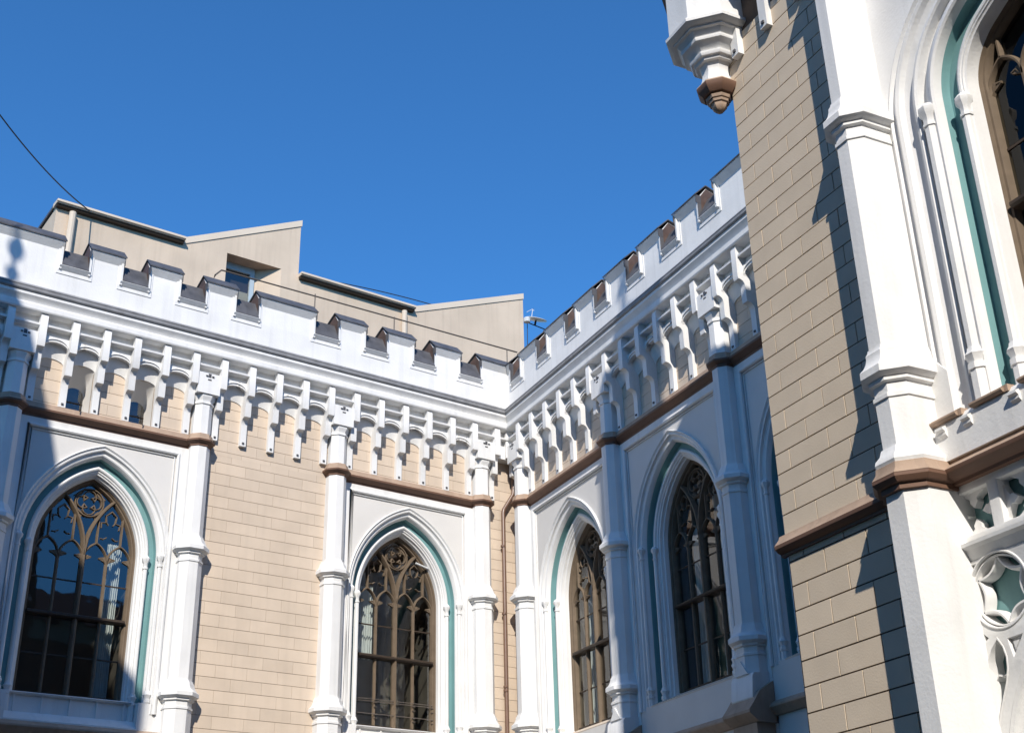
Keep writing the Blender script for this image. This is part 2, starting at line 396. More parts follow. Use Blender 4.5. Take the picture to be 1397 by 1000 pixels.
def window(F, root, cu, zb, zs, c, nb=0.0, a=.99, tudor=False, ztr=9.08, bars=(9.86, 8.25), guard=False, label=None):
    """stone tracery window: frame, mullions, transom, tracery; glass is its child"""
    n0, n1, n2 = nb-.50, nb-.35, nb-.40
    m = MB(F)
    ring(m, cu, [(a+.02, nb-.30), (a-.02, nb-.33), (a-.035, nb-.37), (a-.06, nb-.375), (a-.085, nb-.43), (a-.09, n0)], zs, c, zb, tudor)
    ai = a-.06; q = ai/2
    def top(u):                                   # height of the arch over u
        x = abs(u-cu)
        if tudor:
            r = ai-.25
            return zs+math.sqrt(max(r*r-max(x-.25, 0)**2, 0)) if x > .25+r*.47 else zs+r*.88+(.25+r*.47-x)*.53
        r = ai+c; return zs+math.sqrt(max(r*r-(x+c)**2, 0))
    zl = zs-.10                                   # springing of the light heads
    m.bar([(cu, zb), (cu, zs+.02)], .105, n0, n1)
    for s in (-1, 1):
        m.bar([(cu+s*q, zb), (cu+s*q, zl+.05)], .07, n0, n2)
    for i in range(4):
        x = cu-ai+q*(i+.5); h = q/2
        A = arch(x, h, zl, h*.7, zl-.02)
        m.bar(A, .05, n0, n2)
        for s in (-1, 1):                         # cusps of each light head
            m.prism([(x+s*h*.86, zl+.14), (x+s*h*.30, zl+.10), (x+s*h*.33, zl+.075), (x+s*h*.95, zl+.0)], n0, n2-.03)
            m.bar([(x+s*h*.93, zl-.02), (x+s*h*.62, zl+.10), (x+s*h*.36, zl+.09)], .028, n0, n2-.02)
    hz = zl+math.sqrt((q/2*1.7)**2-(q/2*.7)**2)
    for i in range(4):                            # uprights over each light head
        x = cu-ai+q*(i+.5); zt = top(x)
        inner = i in (1, 2)
        if not tudor and inner:
            r = ai+c; xx = abs(x-cu); zt = zs+math.sqrt(max(r*r-(c+ai-xx)**2, 0))
        m.bar([(x, hz-.02), (x, zt+.02)], .05, n0, n2)
    if not tudor:
        r = ai+c
        for s in (-1, 1):                         # the two sub-arches springing from the middle mullion
            pts = []
            for i in range(15):
                u = ai*.5*i/14*1.03; pts.append((cu+s*u, zs+math.sqrt(max(r*r-(c+ai-u)**2, 0))))
            m.bar(pts, .085, n0, n1)
            # cusped head of the middle panel of each half
            x = cu+s*ai*.5; zt = zs+1.02
            m.bar([(x-.20, zt-.34), (x-.21, zt-.22), (x-.10, zt-.20), (x-.05, zt-.26)], .03, n0, n2-.02)
            m.bar([(x+.20, zt-.34), (x+.21, zt-.22), (x+.10, zt-.20), (x+.05, zt-.26)], .03, n0, n2-.02)
            m.bar([(x-.10, zt-.20), (x-.12, zt-.05), (x, zt+.06), (x+.12, zt-.05), (x+.10, zt-.20)], .035, n0, n2-.01)
            for t in (-1, 1):
                m.bar([(x+t*.20, hz+.13), (x+t*.13, hz+.12), (x+t*.06, hz+.17)], .028, n0, n2-.02)
        zq = zs+(1.20 if a > 1.05 else 1.16); k = .135; lob = .14; pts = []
        for j in range(4):
            b0 = math.pi/2*j
            for i in range(11):
                t = b0-R(128)+R(256)*i/10
                pts.append((cu+k*math.cos(b0)+lob*math.cos(t), zq+k*math.sin(b0)+lob*math.sin(t)))
        m.bar(pts, .035, n0, n2-.01, True)
        m.bar([(cu+.315*math.cos(2*math.pi*i/28), zq+.315*math.sin(2*math.pi*i/28)) for i in range(28)], .045, n0, n2, True)
        for s in (-1, 1):                         # spandrel fillers round the ring
            m.prism([(cu+s*.21, zq-.17), (cu+s*.10, zq-.27), (cu+s*.16, zq-.36), (cu+s*.30, zq-.16)], n0, n2-.04)
            m.prism([(cu+s*.16, zq+.20), (cu+s*.26, zq+.10), (cu+s*.36, zq+.12), (cu+s*.10, zq+.36)], n0, n2-.04)
    w = m.build('window', STONE, root, smooth=25)
    if label: w['label'] = label
    t = MB(F)
    t.prism_u([(n0, ztr-.05), (nb-.33, ztr-.04), (nb-.30, ztr-.015), (nb-.30, ztr+.02), (nb-.36, ztr+.05), (n0, ztr+.055)], cu-ai+.02, cu+ai-.02)
    for z in bars:
        gb = MB(F); gb.box(cu-ai, cu+ai, nb-.475, nb-.448, z-.015, z+.015); gb.build('glazing_bar', DARKW, w)
    t.build('transom', DARKW, w)
    t = MB(F); t.box(cu-ai, cu+ai, n0, nb-.40, zb, zb+.06); t.build('bottom_rail', DARKW, w)
    g = MB(F); pa = arch(cu, a-.05, zs, c, zb, tudor)
    g.add([(u, nb-.46, z) for u, z in pa], [tuple(range(len(pa)))])
    g.build('glass', GLASSD if tudor else GLASS, w)
    if guard:
        b = MB(F)
        for z in (8.06, 8.01, 7.72):
            b.tube([(cu-ai, nb-.37, z), (cu+ai, nb-.37, z)], .009, 6)
        for s in (-1, -.5, 0, .5, 1):
            for z in (7.98, 7.70, 7.88, 7.62): b.box(cu+s*ai-.04, cu+s*ai+.03, nb-.40, nb-.355, z, z+.012)
        b.build('guard_bars', RAILM, w)
    return w

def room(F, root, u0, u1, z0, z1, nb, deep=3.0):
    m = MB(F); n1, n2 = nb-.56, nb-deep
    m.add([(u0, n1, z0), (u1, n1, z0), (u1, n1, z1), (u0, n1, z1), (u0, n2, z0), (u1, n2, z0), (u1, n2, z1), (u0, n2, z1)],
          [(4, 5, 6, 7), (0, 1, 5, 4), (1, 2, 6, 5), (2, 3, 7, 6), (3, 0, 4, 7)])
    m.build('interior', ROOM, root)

def bay(F, root, cu, hw, zb, zs=10.45, c=.75, low=0.0, apron=False, guard=False, bars=(9.86, 8.25), strz=6.62, wlabel=None):
    """one window bay between two pilasters: frame, infill, arch mouldings, teal hollow, window"""
    u0, u1 = cu-hw+.12, cu+hw-.12
    m = MB(F)                                     # white raised frame round the panel
    fw = .30
    holed_n = .02
    for a, b in ((u0, u0+fw), (u1-fw, u1)): m.box(a, b, -.05, .04, low, 13.13)
    m.box(u0+fw, u1-fw, -.05, .04, 12.955, 13.13)
    for k, r in ((.03, .05), (.105, .016)):
        roll(m, [(u0+fw+k, zb-.3), (u0+fw+k, 12.965-k), (u1-fw-k, 12.965-k), (u1-fw-k, zb-.3)], .05-k*.25, r)
    f = m.build('panel_frame', WHITE, root)
    zr = zb-(.10 if apron else .30)
    p = MB(F); holed(p, cu, 1.69, zs, c, zr, u0+fw-.01, u1-fw+.01, 12.97, .005)
    p.build('infill', INFILL, f)
    a = MB(F)
    ring(a, cu, [(1.70, .0), (1.70, .045), (1.685, .062), (1.665, .045), (1.65, .022), (1.63, .03), (1.605, .022), (1.588, -.03), (1.56, -.05), (1.53, -.042), (1.505, -.055), (1.485, -.09), (1.468, -.12), (1.462, -.155)], zs, c, zr)
    ar = a.build('arch_moulding', WHITE, root, smooth=30)
    t = MB(F); ring(t, cu, [(1.4625, -.15), (1.455, -.285), (1.32, -.285)], zs, c, zr); t.build('teal_hollow', TEAL, ar)
    i = MB(F)
    ring(i, cu, [(1.33, -.29), (1.33, -.25), (1.312, -.225), (1.28, -.215), (1.255, -.23), (1.238, -.265), (1.215, -.27), (1.20, -.30), (1.175, -.31), (1.16, -.37), (1.135, -.39), (1.125, -.47), (1.115, -.54)], zs, c, zr)
    i.build('inner_moulding', WHITE, ar, smooth=30)
    for s in (-1, 1):
        colonnette(F, root, cu+s*1.535, -.045, .045, zb+.05, zs-.02, zs, .66 if apron else .34)
        colonnette(F, root, cu+s*1.275, -.225, .045, zb+.0, zs-.06, zs, .60 if apron else .18)
    window(F, root, cu, zb, zs, c, nb=-.17, a=1.12, guard=guard, bars=bars, label=wlabel)
    s = MB(F)                                     # sill and wall under the window
    if apron:
        s.prism_u([(-.70, zb+.0), (-.42, zb-.01), (-.22, zb-.035), (-.12, zb-.07), (-.16, zb-.10), (-.70, zb-.10)], cu-1.24, cu+1.24)
        s.box(cu-1.24, cu+1.24, -.7, -.22, zb-.45, zb-.10)
        for k in range(5): s.box(cu-1.12+k*.56-.02, cu-1.12+k*.56+.02, -.22, -.19, zb-.44, zb-.10)
        s.prism_u([(-.5, zb-.45), (-.16, zb-.45), (-.10, zb-.50), (.02, zb-.62), (.02, strz+.05), (-.5, strz+.05)], cu-1.34, cu+1.34)
        s.box(u0+fw, cu-1.34, -.4, .015, strz, zr+.02); s.box(cu+1.34, u1-fw, -.4, .015, strz, zr+.02)
    else:
        s.prism_u([(-.70, zb+.0), (-.52, zb), (-.05, zb-.20), (.03, zb-.235), (.03, strz+.03), (-.50, strz+.03)], u0+fw-.02, u1-fw+.02)
    s.box(u0+fw-.02, u1-fw+.02, -.5, .0, low, strz)
    so_ = s.build('sill', WHITE if apron else INFILL, root)
    if not apron:
        e = MB(F); e.prism_u([(-.53, zb+.004), (-.05, zb-.195), (.034, zb-.235), (.03, zb-.26), (-.53, zb-.05)], cu-1.45, cu+1.45); e.build('sill_slope', REART, so_)
    b = MB(F)
    b.prism_u([(-.02, strz-.14), (.06, strz-.13), (.16, strz-.02), (.18, strz), (.18, strz+.035), (.08, strz+.12), (-.02, strz+.14)], u0-.1, u1+.1)
    b.build('string_course', BROWN, root)
    room(F, root, cu-1.6, cu+1.6, zb-.3, 13.3, -.17)

# ================================================================= north wing (faces the camera)
MOD1 = .711; K1 = [.806+MOD1*k for k in range(-1, 22)]
PIL1 = [.806+MOD1*.5, .806+MOD1*6.5, .806+MOD1*11.5, .806+MOD1*17.5]
wing = thing('guild_wing', W1.P(7, 0, 0), 'battlemented wing facing the viewer, with a plain beige pier between its two pointed windows', 'building', 'neo gothic guild buildings')
CH = .2752; PZ = 11.319
wb = MB(W1)
for (a, b, z0, z1) in ((0, PIL1[0], 0, 13.14), (PIL1[1], PIL1[2], 0, 13.14), (PIL1[3], 17.0, 0, 13.14)):
    ashlar(wb, a, b, z0, z1, CH, .74, PZ, .010, 0, .012, .35, .005)
SW = [(K1[14]+K1[15])/2, (K1[16]+K1[17])/2]       # two little windows in the frieze
fr_cuts = [0.0]
zf0 = 13.14
segs = []; prev = 0.0
for c_ in SW:
    segs.append((prev, c_-.272)); prev = c_+.272
segs.append((prev, 17.0))
for a, b in segs: ashlar(wb, a, b, zf0, 14.93, CH, .74, PZ, .010, 0, .012, .35, .005)
for c_ in SW: ashlar(wb, c_-.272, c_+.272, 14.56, 14.93, CH, .74, PZ, .010, 0, .012, .35, .005)
wall1 = wb.build('ashlar_wall', BEIGE, wing)
jb = MB(W1)
for a, b in ((0, PIL1[0]+.1), (PIL1[1]-.1, PIL1[2]+.1), (PIL1[3]-.1, 17.0)): jb.box(a, b, -.7, -.0115, 0, 13.15)
for a, b in segs: jb.box(a, b, -.7, -.0115, 13.15, 15.2)
for c_ in SW: jb.box(c_-.272, c_+.272, -.7, -.0115, 14.56, 15.2)
jb.box(0, 17, -.7, -.0115, 15.2, 16.0)
jb.build('joints', JOINT, wall1)
def niche(c, h, zs, rise, n): return [(c-h, n, 13.45), (c-h, n, zs)]+[(c-h*math.cos(math.pi*i/14), n, zs+rise*math.sin(math.pi*i/14)) for i in range(1, 14)]+[(c+h, n, zs), (c+h, n, 13.45)]
for c_ in SW:
    m = MB(W1); f_ = niche(c_, .274, 14.445, .13, .01); g_ = niche(c_, .274, 14.43, .13, -.03); k_ = niche(c_, .215, 13.98, .20, -.40)
    m.loft([f_, g_, k_]); m.box(c_-.272, c_+.272, -.45, .0, 13.30, 13.452)
    w = m.build('frieze_window', INFILL, wing, smooth=50)
    g = MB(W1); gl = niche(c_, .215, 13.98, .20, -.39); g.add(gl, [tuple(range(len(gl)))]); g.build('glass', GLASS, w)
    b = MB(W1); b.box(c_-.21, c_+.21, -.385, -.37, 13.80, 13.825); b.build('glazing_bar', DARKW, w)
    b = MB(W1); b.tube([(c_-.02, .17, 13.40), (c_-.02, .17, 13.52)], .013, 6); b.build('stay', DARKW, w)
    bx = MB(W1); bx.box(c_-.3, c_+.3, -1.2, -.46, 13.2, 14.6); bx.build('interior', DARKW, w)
for p_ in PIL1: pilaster(W1, wing, p_)
bays1 = [(PIL1[0]+PIL1[1])/2, (PIL1[2]+PIL1[3])/2]
bay(W1, wing, bays1[0], (PIL1[1]-PIL1[0])/2, 7.40, apron=True, guard=True, bars=(9.86,), wlabel='window with bare dark lower panes and thin guard bars')
bay(W1, wing, bays1[1], (PIL1[3]-PIL1[2])/2, 7.40, apron=True, bars=(9.86, 8.25), wlabel='half shaded window mirroring blue sky')
s_ = MB(W1)
for c_, h_ in zip(bays1, ((PIL1[1]-PIL1[0])/2, (PIL1[3]-PIL1[2])/2)):
    string(W1, wing, BANDPLO, BANDPHI, c_-h_+.1, c_+h_-.1)
for u_ in K1[1:]: console(W1, wing, u_)
frieze(W1, wing, K1[1:], PIL1, .2, 17.0)
M1 = [(.25, 1.28), (1.94, 2.76), (3.39, 4.22), (4.85, 5.64), (6.30, 7.85), (8.45, 9.24), (9.87, 10.66), (11.28, 12.07), (12.68, 14.6), (15.2, 16.0)]
parapet(W1, wing, M1, .0, 17.0, .05)
rf = MB(W1); rf.box(-.2, 17, -9.0, -.5, 15.6, 16.2); rf.box(-.2, 17, -9.0, -8.6, 0, 15.6); rf.build('roof', LEAD, wing)

# downpipe in the corner
dp = MB(W1)
dp.tube([(.10, .12, 14.45), (.10, .12, 14.0), (.13, .12, 13.72), (.44, .12, 13.24), (.465, .12, 13.14), (.49, .12, 0)], .055, 12)
for z in (12.2, 10.4, 8.55, 8.45, 6.5): dp.tube([(.487, .12, z), (.487, .12, z+.05)], .066, 12)
dp.octo(.10, .12, [(14.2, .06), (14.25, .08), (14.5, .10), (14.51, .02)])
dpo = dp.build('downpipe', PIPE, wing)

# ================================================================= east wing (runs towards the viewer)
MOD2 = .76; K2 = [1.109+MOD2*k for k in range(-1, 19)]
PIL2 = [1.109-MOD2*.5, 1.109+MOD2*5.5, 1.109+MOD2*11.5, 1.109+MOD2*17.5]
east = thing('guild_wing', W2.P(7, 0, 0), 'battlemented wing right of the inner corner, half in shadow, running towards the viewer', 'building', 'neo gothic guild buildings')
wb = MB(W2)
ashlar(wb, .05, 15.5, 13.14, 14.93, CH, .74, PZ+.14, .010, 0, .012, .1, .006)
ashlar(wb, .05, PIL2[0], 0, 13.14, CH, .74, PZ+.14, .010, 0, .012, .1, .006)
wall2 = wb.build('ashlar_wall', BEIGE, east)
jb = MB(W2); jb.box(0, 15.5, -.7, -.0115, 13.15, 16.0); jb.box(0, PIL2[0]+.1, -.7, -.0115, 0, 13.15); jb.box(PIL2[3]-.1, 15.5, -.7, -.0115, 0, 13.15)
jb.build('joints', JOINT, wall2)
for p_ in PIL2: pilaster(W2, east, p_, base=5.9 if p_ > 2 else 0)
for i in range(3):
    bay(W2, east, (PIL2[i]+PIL2[i+1])/2, (PIL2[i+1]-PIL2[i])/2, 7.26, zs=10.38, strz=6.22, bars=(9.9, 8.15),
        wlabel=['window with white curtains, lit along its left edge', 'fully shaded window with grey curtains', None][i])
string(W2, east, BANDPLO, BANDPHI, PIL2[0], 15.5)
for p_ in PIL2[1:]:                               # brown weathered pedestals under the shafts
    b = MB(W2)
    b.prism_u([(-.02, 5.95), (.44, 5.97), (.60, 6.09), (.63, 6.12), (.63, 6.17), (.52, 6.30), (.36, 6.52), (-.02, 6.75)], p_-.42, p_+.42)
    b.box(p_-.36, p_+.36, 0, .45, 0, 5.96)
    o = b.build('pedestal', BROWN, east)
    w = MB(W2)
    w.prism_u([(0, 6.35), (.42, 6.35), (.46, 6.42), (.42, 6.80), (.38, 6.86), (0, 6.9)], p_-.33, p_+.33)
    w.prism([(p_-.20, 6.86), (p_+.20, 6.86), (p_, 7.12)], .2, .43)
    w.build('plinth_block', WHITE, o)
for u_ in K2: console(W2, east, u_)
frieze(W2, east, K2, PIL2, .0, 15.5)
M2 = [(.12, .68), (1.25, 2.25), (2.79, 3.83), (4.35, 5.32), (5.895, 6.835), (7.42, 8.36), (8.99, 9.89), (10.51, 12.4), (13.0, 14.2)]
parapet(W2, east, M2, .0, 15.5, .08)
rf = MB(W2); rf.box(0, 15.5, -8, -.5, 15.6, 16.2); rf.box(0, 15.5, -8, -7.6, 0, 15.6); rf.build('roof', LEAD, east)

# ================================================================= front block on the right
tower = thing('guild_hall', TW.P(22, 0, 0), 'near block at the right with grey beige stone courses and a big white octagonal buttress', 'building', 'neo gothic guild buildings')
UC, TCH = 17.9, .2095
TCH = .2755
wb = MB(TW)
ashlar(wb, UC, 20.2, 6.42, 13.6, .2525, .70, 8.434, .015, 0, .014, .13)
ashlar(wb, UC+.03, 20.2, 0, 6.20, .2855, .70, 5.521, .017, 0, .014, .63)
wb.build('ashlar_wall', TBEIGE, tower)
jb = MB(TW)
jb.box(UC, 20.25, -.8, -.0135, 0, 18.4); jb.box(UC, 27.5, -12, -.801, 0, 6.0); jb.box(UC, 27.5, -12, -3.6, 6.0, 13.0); jb.box(UC, 20.5, -3.6, -.801, 6.0, 13.0); jb.box(20.25, 27.5, -.8, -.55, 12.6, 18.4)
jb.build('core', TJOINT, tower)
up = MB(TW)                                       # tall upper stage behind the parapet (above the picture)
up.box(17.95, 27.5, -1.0, -.10, 18.4, 20.5); up.box(20.3, 27.5, -1.0, -.10, 20.5, 21.65)
up.build('upper_stage', TBEIGE, tower)
fz = MB(TW); fz.box(UC-.1, 27.5, -.5, .35, 14.7, 18.6)
for a in (18.6, 20.1, 21.6, 23.1, 24.6, 26.1): fz.box(a, a+.9, -.4, .35, 18.6, 19.3)
fz.build('parapet', WHITE, tower)
for k in range(14): 
    u_ = 18.17+.655*k
    console(TW, tower, u_, .15, -.235)
# tall corner turret above the parapet
tt = MB(TW)
tt.octo(17.6, .10, [(18.1, .45), (18.6, .61), (23.15, .60), (23.3, .67), (23.6, .67), (23.65, .5), (24.5, .17), (24.8, .05), (25.2, .045), (25.3, .10), (25.45, .12), (25.6, .05), (25.9, .045), (26.0, .12), (26.2, .14), (26.4, .08), (26.7, .02)])
tt.build('roof_turret', WHITE, tower)
# brown string course
SPLO = [(-.02, 6.17), (.03, 6.17), (.035, 6.20), (.08, 6.22), (.115, 6.255), (.12, 6.28), (.12, 6.295), (-.02, 6.295)]
SPHI = [(-.02, 6.296), (.12, 6.296), (.045, 6.385), (.035, 6.42), (-.02, 6.42)]
string(TW, tower, SPLO, SPHI, UC-.07, 20.0)
string(TW, tower, [(n*1.7-.16, z) for n, z in SPLO], [(n*1.7-.16, z) for n, z in SPHI], 20.45, 25.0)
# octagonal buttress
def buttress(cu):
    m = MB(TW); cn, S = .10, .40
    st = [(0, .300), (6.13, .300)]
    m.octo(cu, cn-.02, st, stretch=S)
    k = [(6.42, .33), (6.46, .345), (6.50, .335), (6.56, .285), (6.63, .262), (6.64, .24)]
    k += [(z, a) for z, a in cap_stack(7.46, .245, .225, .355)][0:]
    k += [(z, a) for z, a in cap_stack(10.70, .222, .205, .335)]
    k += [(13.2, .205)]
    m.octo(cu, cn, k, stretch=S)
    m.octo(cu, cn, [(13.55, .19), (14.6, .19)], stretch=S)
    o = m.build('buttress', WHITE, tower)
    b = MB(TW)
    b.octo(cu, cn, [(6.29, .28), (6.29, .398), (6.36, .352), (6.42, .345)], stretch=S)
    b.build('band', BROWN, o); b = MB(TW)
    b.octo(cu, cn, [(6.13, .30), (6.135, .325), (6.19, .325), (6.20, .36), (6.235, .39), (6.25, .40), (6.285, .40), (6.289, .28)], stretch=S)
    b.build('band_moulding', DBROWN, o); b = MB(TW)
    b.octo(cu, cn, [(13.2, .22), (13.27, .30), (13.31, .33), (13.36, .33), (13.45, .24), (13.55, .22)], stretch=S)
    b.build('band', BROWN, o)
BU = 20.135
buttress(BU); buttress(24.7)
# window bay of the block
NB = -.20; TCU = 22.42; TZS = 10.55
m = MB(TW)
ring(m, TCU, [(2.03, NB-.08), (2.03, NB-.01), (2.02, NB+.0), (1.985, NB+.02), (1.96, NB-.02), (1.93, NB-.035), (1.90, NB+.02), (1.86, NB+.045), (1.82, NB+.03), (1.79, NB-.03), (1.73, NB-.06), (1.66, NB-.06), (1.61, NB+.02), (1.57, NB+.03), (1.545, NB+.01), (1.54, NB-.09), (1.50, NB-.10), (1.46, NB-.04), (1.40, NB-.01), (1.37, NB+.01), (1.33, NB+.02), (1.305, NB+.0), (1.297, NB-.04), (1.294, NB-.11)], TZS, .84, 6.9, True)
ar = m.build('arch_moulding', WHITE, tower, smooth=30)
t = MB(TW); ring(t, TCU, [(1.295, NB-.105), (1.285, NB-.225), (1.08, NB-.225)], TZS, .84, 6.85, True); t.build('teal_hollow', TEAL, ar)
i = MB(TW)
ring(i, TCU, [(1.11, NB-.23), (1.11, NB-.165), (1.095, NB-.145), (1.07, NB-.135), (1.045, NB-.14), (1.035, NB-.155), (1.02, NB-.155), (1.01, NB-.175), (.99, NB-.185), (.985, NB-.28), (.975, NB-.36)], TZS, .84, 6.85, True)
i.build('inner_moulding', WHITE, ar, smooth=30)
for s in (-1, 1):
    colonnette(TW, tower, TCU+s*1.435, NB+.0, .068, 7.36, 10.38, 10.5)
    colonnette(TW, tower, TCU+s*1.06, NB-.155, .055, 7.28, 10.32, 10.5)
window(TW, tower, TCU, 6.95, TZS, .84, nb=NB-.02, tudor=True, ztr=9.0, bars=(9.72, 8.2))
p = MB(TW); p.box(20.2, 24.6, -.5, NB-.03, 6.42, 6.9); p.box(20.2, TCU-1.9, -.5, NB-.03, 6.9, 13.2)
holed(p, TCU, 2.02, TZS, .84, 6.9, 20.1, 24.7, 14.8, NB-.02, True)
p.box(20.2, 24.6, NB-.2, NB+.14, 6.42, 6.80)     # plinth with weathered top
p.prism_u([(NB-.2, 6.80), (NB+.14, 6.80), (NB+.10, 6.86), (NB-.2, 6.97)], 20.2, 24.6)
p.prism([(20.25, 6.9), (20.62, 6.9), (20.62, 7.40), (20.48, 7.55), (20.25, 7.38)], NB-.1, NB+.06)
p.build('bay_wall', WHITE, tower)
for a, b in ((20.29, 20.74), (20.93, 21.36), (21.56, 22.1), (22.3, 22.9), (23.1, 23.7)):
    s = MB(TW); s.prism_u([(NB+.0, 6.83), (NB+.17, 6.825), (NB+.19, 6.845), (NB+.19, 6.862), (NB+.155, 6.87), (NB+.155, 6.885), (NB, 6.93)], a, b)
    s.box(b-.02, b+.05, NB, NB+.15, 6.82, 6.89); s.build('sill_block', BROWN, tower)
for a in (20.50, 20.85, 21.48):
    s = MB(TW); s.prism_u([(NB+.139, 6.66), (NB+.17, 6.69), (NB+.17, 6.72), (NB+.20, 6.74), (NB+.20, 6.765), (NB+.139, 6.79)], a-.055, a+.055); s.build('sill_corbel', WHITE, tower)
room(TW, tower, TCU-1.4, TCU+1.4, 6.5, 13.0, NB)

# blind tracery under the string course: filled 2D shapes with holes
def filled(F, name, outer, holes, n0, n1, m, parent, bevel=.0):
    cu = bpy.data.curves.new(name, 'CURVE'); cu.dimensions = '2D'; cu.fill_mode = 'BOTH'; cu.extrude = (n1-n0)/2-bevel; cu.bevel_depth = bevel; cu.bevel_resolution = 1
    cu.offset = -bevel
    for pts in [outer]+holes:
        s = cu.splines.new('POLY'); s.points.add(len(pts)-1); s.use_cyclic_u = True
        for q, (x, y) in zip(s.points, pts): q.co = (x, y, 0, 1)
    ob = bpy.data.objects.new('tmp', cu); COL.objects.link(ob); bpy.context.view_layer.update()
    me = ob.evaluated_get(bpy.context.evaluated_depsgraph_get()).to_mesh()
    b = MB(F); mid = (n0+n1)/2
    b.add([(v.co.x, mid+v.co.z, v.co.y) for v in me.vertices], [tuple(p.vertices) for p in me.polygons])
    bpy.data.objects.remove(ob); bpy.data.curves.remove(cu)
    return b.build(name, m, parent, smooth=25)
def circ(x, y, r, k=32, a0=0, a1=2*math.pi): return [(x+r*math.cos(a0+(a1-a0)*i/k), y+r*math.sin(a0+(a1-a0)*i/k)) for i in range(k)]
NP = NB+.02
sq = []
for k in range(6):
    a = 20.30+.645*k; sq.append([(a, 5.66), (a+.50, 5.66), (a+.50, 6.09), (a, 6.09)])
blind = filled(TW, 'blind_tracery', [(20.15, 5.58), (24.6, 5.58), (24.6, 6.20), (20.15, 6.20)], sq, NB-.16, NP, WHITE, tower, .02)
b = MB(TW)
for k in range(6):
    a = 20.30+.645*k; x0, x1, z0, z1 = a, a+.50, 5.66, 6.09; cx, cz = (x0+x1)/2, (z0+z1)/2
    # four lobes meeting at pointed cusps in the middle of each side
    for (px, pz, dx, dz) in ((x0, cz, 1, 0), (x1, cz, -1, 0), (cx, z0, 0, 1), (cx, z1, 0, -1)):
        w = .17; tx, tz = -dz, dx
        poly = [(px+tx*w, pz+tz*w), (px+tx*.09+dx*.035, pz+tz*.09+dz*.035), (px+tx*.045+dx*.065, pz+tz*.045+dz*.065), (px+tx*.05+dx*.10, pz+tz*.05+dz*.10), (px+dx*.16, pz+dz*.16),
                (px-tx*.05+dx*.10, pz-tz*.05+dz*.10), (px-tx*.045+dx*.065, pz-tz*.045+dz*.065), (px-tx*.09+dx*.035, pz-tz*.09+dz*.035), (px-tx*w, pz-tz*w)]
        b.prism(poly, NB-.14, NP-.07)
b.prism_u([(NB-.1, 5.40), (NB+.0, 5.40), (NB+.02, 5.42), (NB+.06, 5.50), (NB+.11, 5.525), (NB+.115, 5.56), (NB+.03, 5.575), (NB-.1, 5.58)], 20.30, 24.6)
b.build('cusps', WHITE, blind)
b = MB(TW); b.box(20.15, 24.6, -.6, NB-.17, 3.0, 6.25); b.build('teal_back', TEAL, blind)
ccx, ccz, crr = 20.725, 5.05, .355
LAN = [(20.59, 4.61), (20.645, 4.52), (20.665, 4.42), (20.655, 4.32), (20.615, 4.20), (20.545, 4.07), (20.475, 3.94), (20.42, 3.80), (20.392, 3.68),
       (20.392, 3.85), (20.40, 4.02), (20.415, 4.18), (20.425, 4.34), (20.44, 4.44), (20.50, 4.53)]
TAC, TAA = .2, 1.97
AR = arch(TCU, TAA, 3.0, TAC, 2.1)
TRI = [[(20.335, 5.365), (20.50, 5.365), (20.335, 5.22)], [(20.345, 4.76), (20.485, 4.635), (20.345, 4.56)], [(20.71, 4.58), (20.90, 4.585), (20.745, 4.40)]]
low = filled(TW, 'spandrel', [(20.15, 2.0), (24.6, 2.0), (24.6, 5.40), (20.15, 5.40)], [circ(ccx, ccz, crr, 40), LAN, AR]+TRI, NB-.16, NP, WHITE, tower, .006)
b = MB(TW)
b.bar(circ(ccx, ccz, crr+.012, 44), .028, NP-.02, NP+.012, True)
b.bar(circ(ccx, ccz, crr-.02, 44), .03, NB-.15, NP-.02, True)
b.build('ring_moulding', WHITE, low, smooth=40)
b = MB(TW)
for j in range(6):                                # six bars bowed inwards between points on the ring
    t0, t1 = R(30+60*j), R(90+60*j); pts = []
    for i in range(11):
        f = i/10; x = math.cos(t0)*(1-f)+math.cos(t1)*f; z = math.sin(t0)*(1-f)+math.sin(t1)*f
        k = 1-.20*math.sin(math.pi*f)**.7
        pts.append((ccx+(crr-.03)*x*k, ccz+(crr-.03)*z*k))
    b.bar(pts, .05, NB-.15, NP-.045)
b.build('foiled_tracery', WHITE, low, smooth=40)
b = MB(TW); b.bar(LAN, .03, NB-.15, NP+.008, True)
b.bar([(20.43, 4.25), (20.47, 4.29), (20.52, 4.275)], .03, NB-.15, NP-.06); b.bar([(20.625, 4.23), (20.585, 4.285), (20.54, 4.275)], .03, NB-.15, NP-.06)
b.build('lancet_moulding', WHITE, low, smooth=40)
b = MB(TW); ring(b, TCU, [(2.03, NP-.01), (2.01, NP+.012), (1.985, NP+.0), (1.965, NB-.03), (1.93, NB-.06), (1.86, NB-.07), (1.82, NB-.05), (1.80, NB-.07), (1.78, NB-.3)], 3.0, TAC, 2.1)
b.build('arch_moulding', WHITE, low, smooth=40)
for tri in TRI:
    b = MB(TW); b.prism(tri, NB-.15, NP-.05)
    cx, cz = sum(p[0] for p in tri)/3, sum(p[1] for p in tri)/3
    b.prism([(cx+(x-cx)*.4, cz+(z-cz)*.4) for x, z in tri], NP-.05, NP-.02)
    b.build('sunk_panel', WHITE, low)
b = MB(TW); b.box(20.15, 24.6, -.6, NB-.05, 0, 2.0); b.build('base_wall', WHITE, tower)

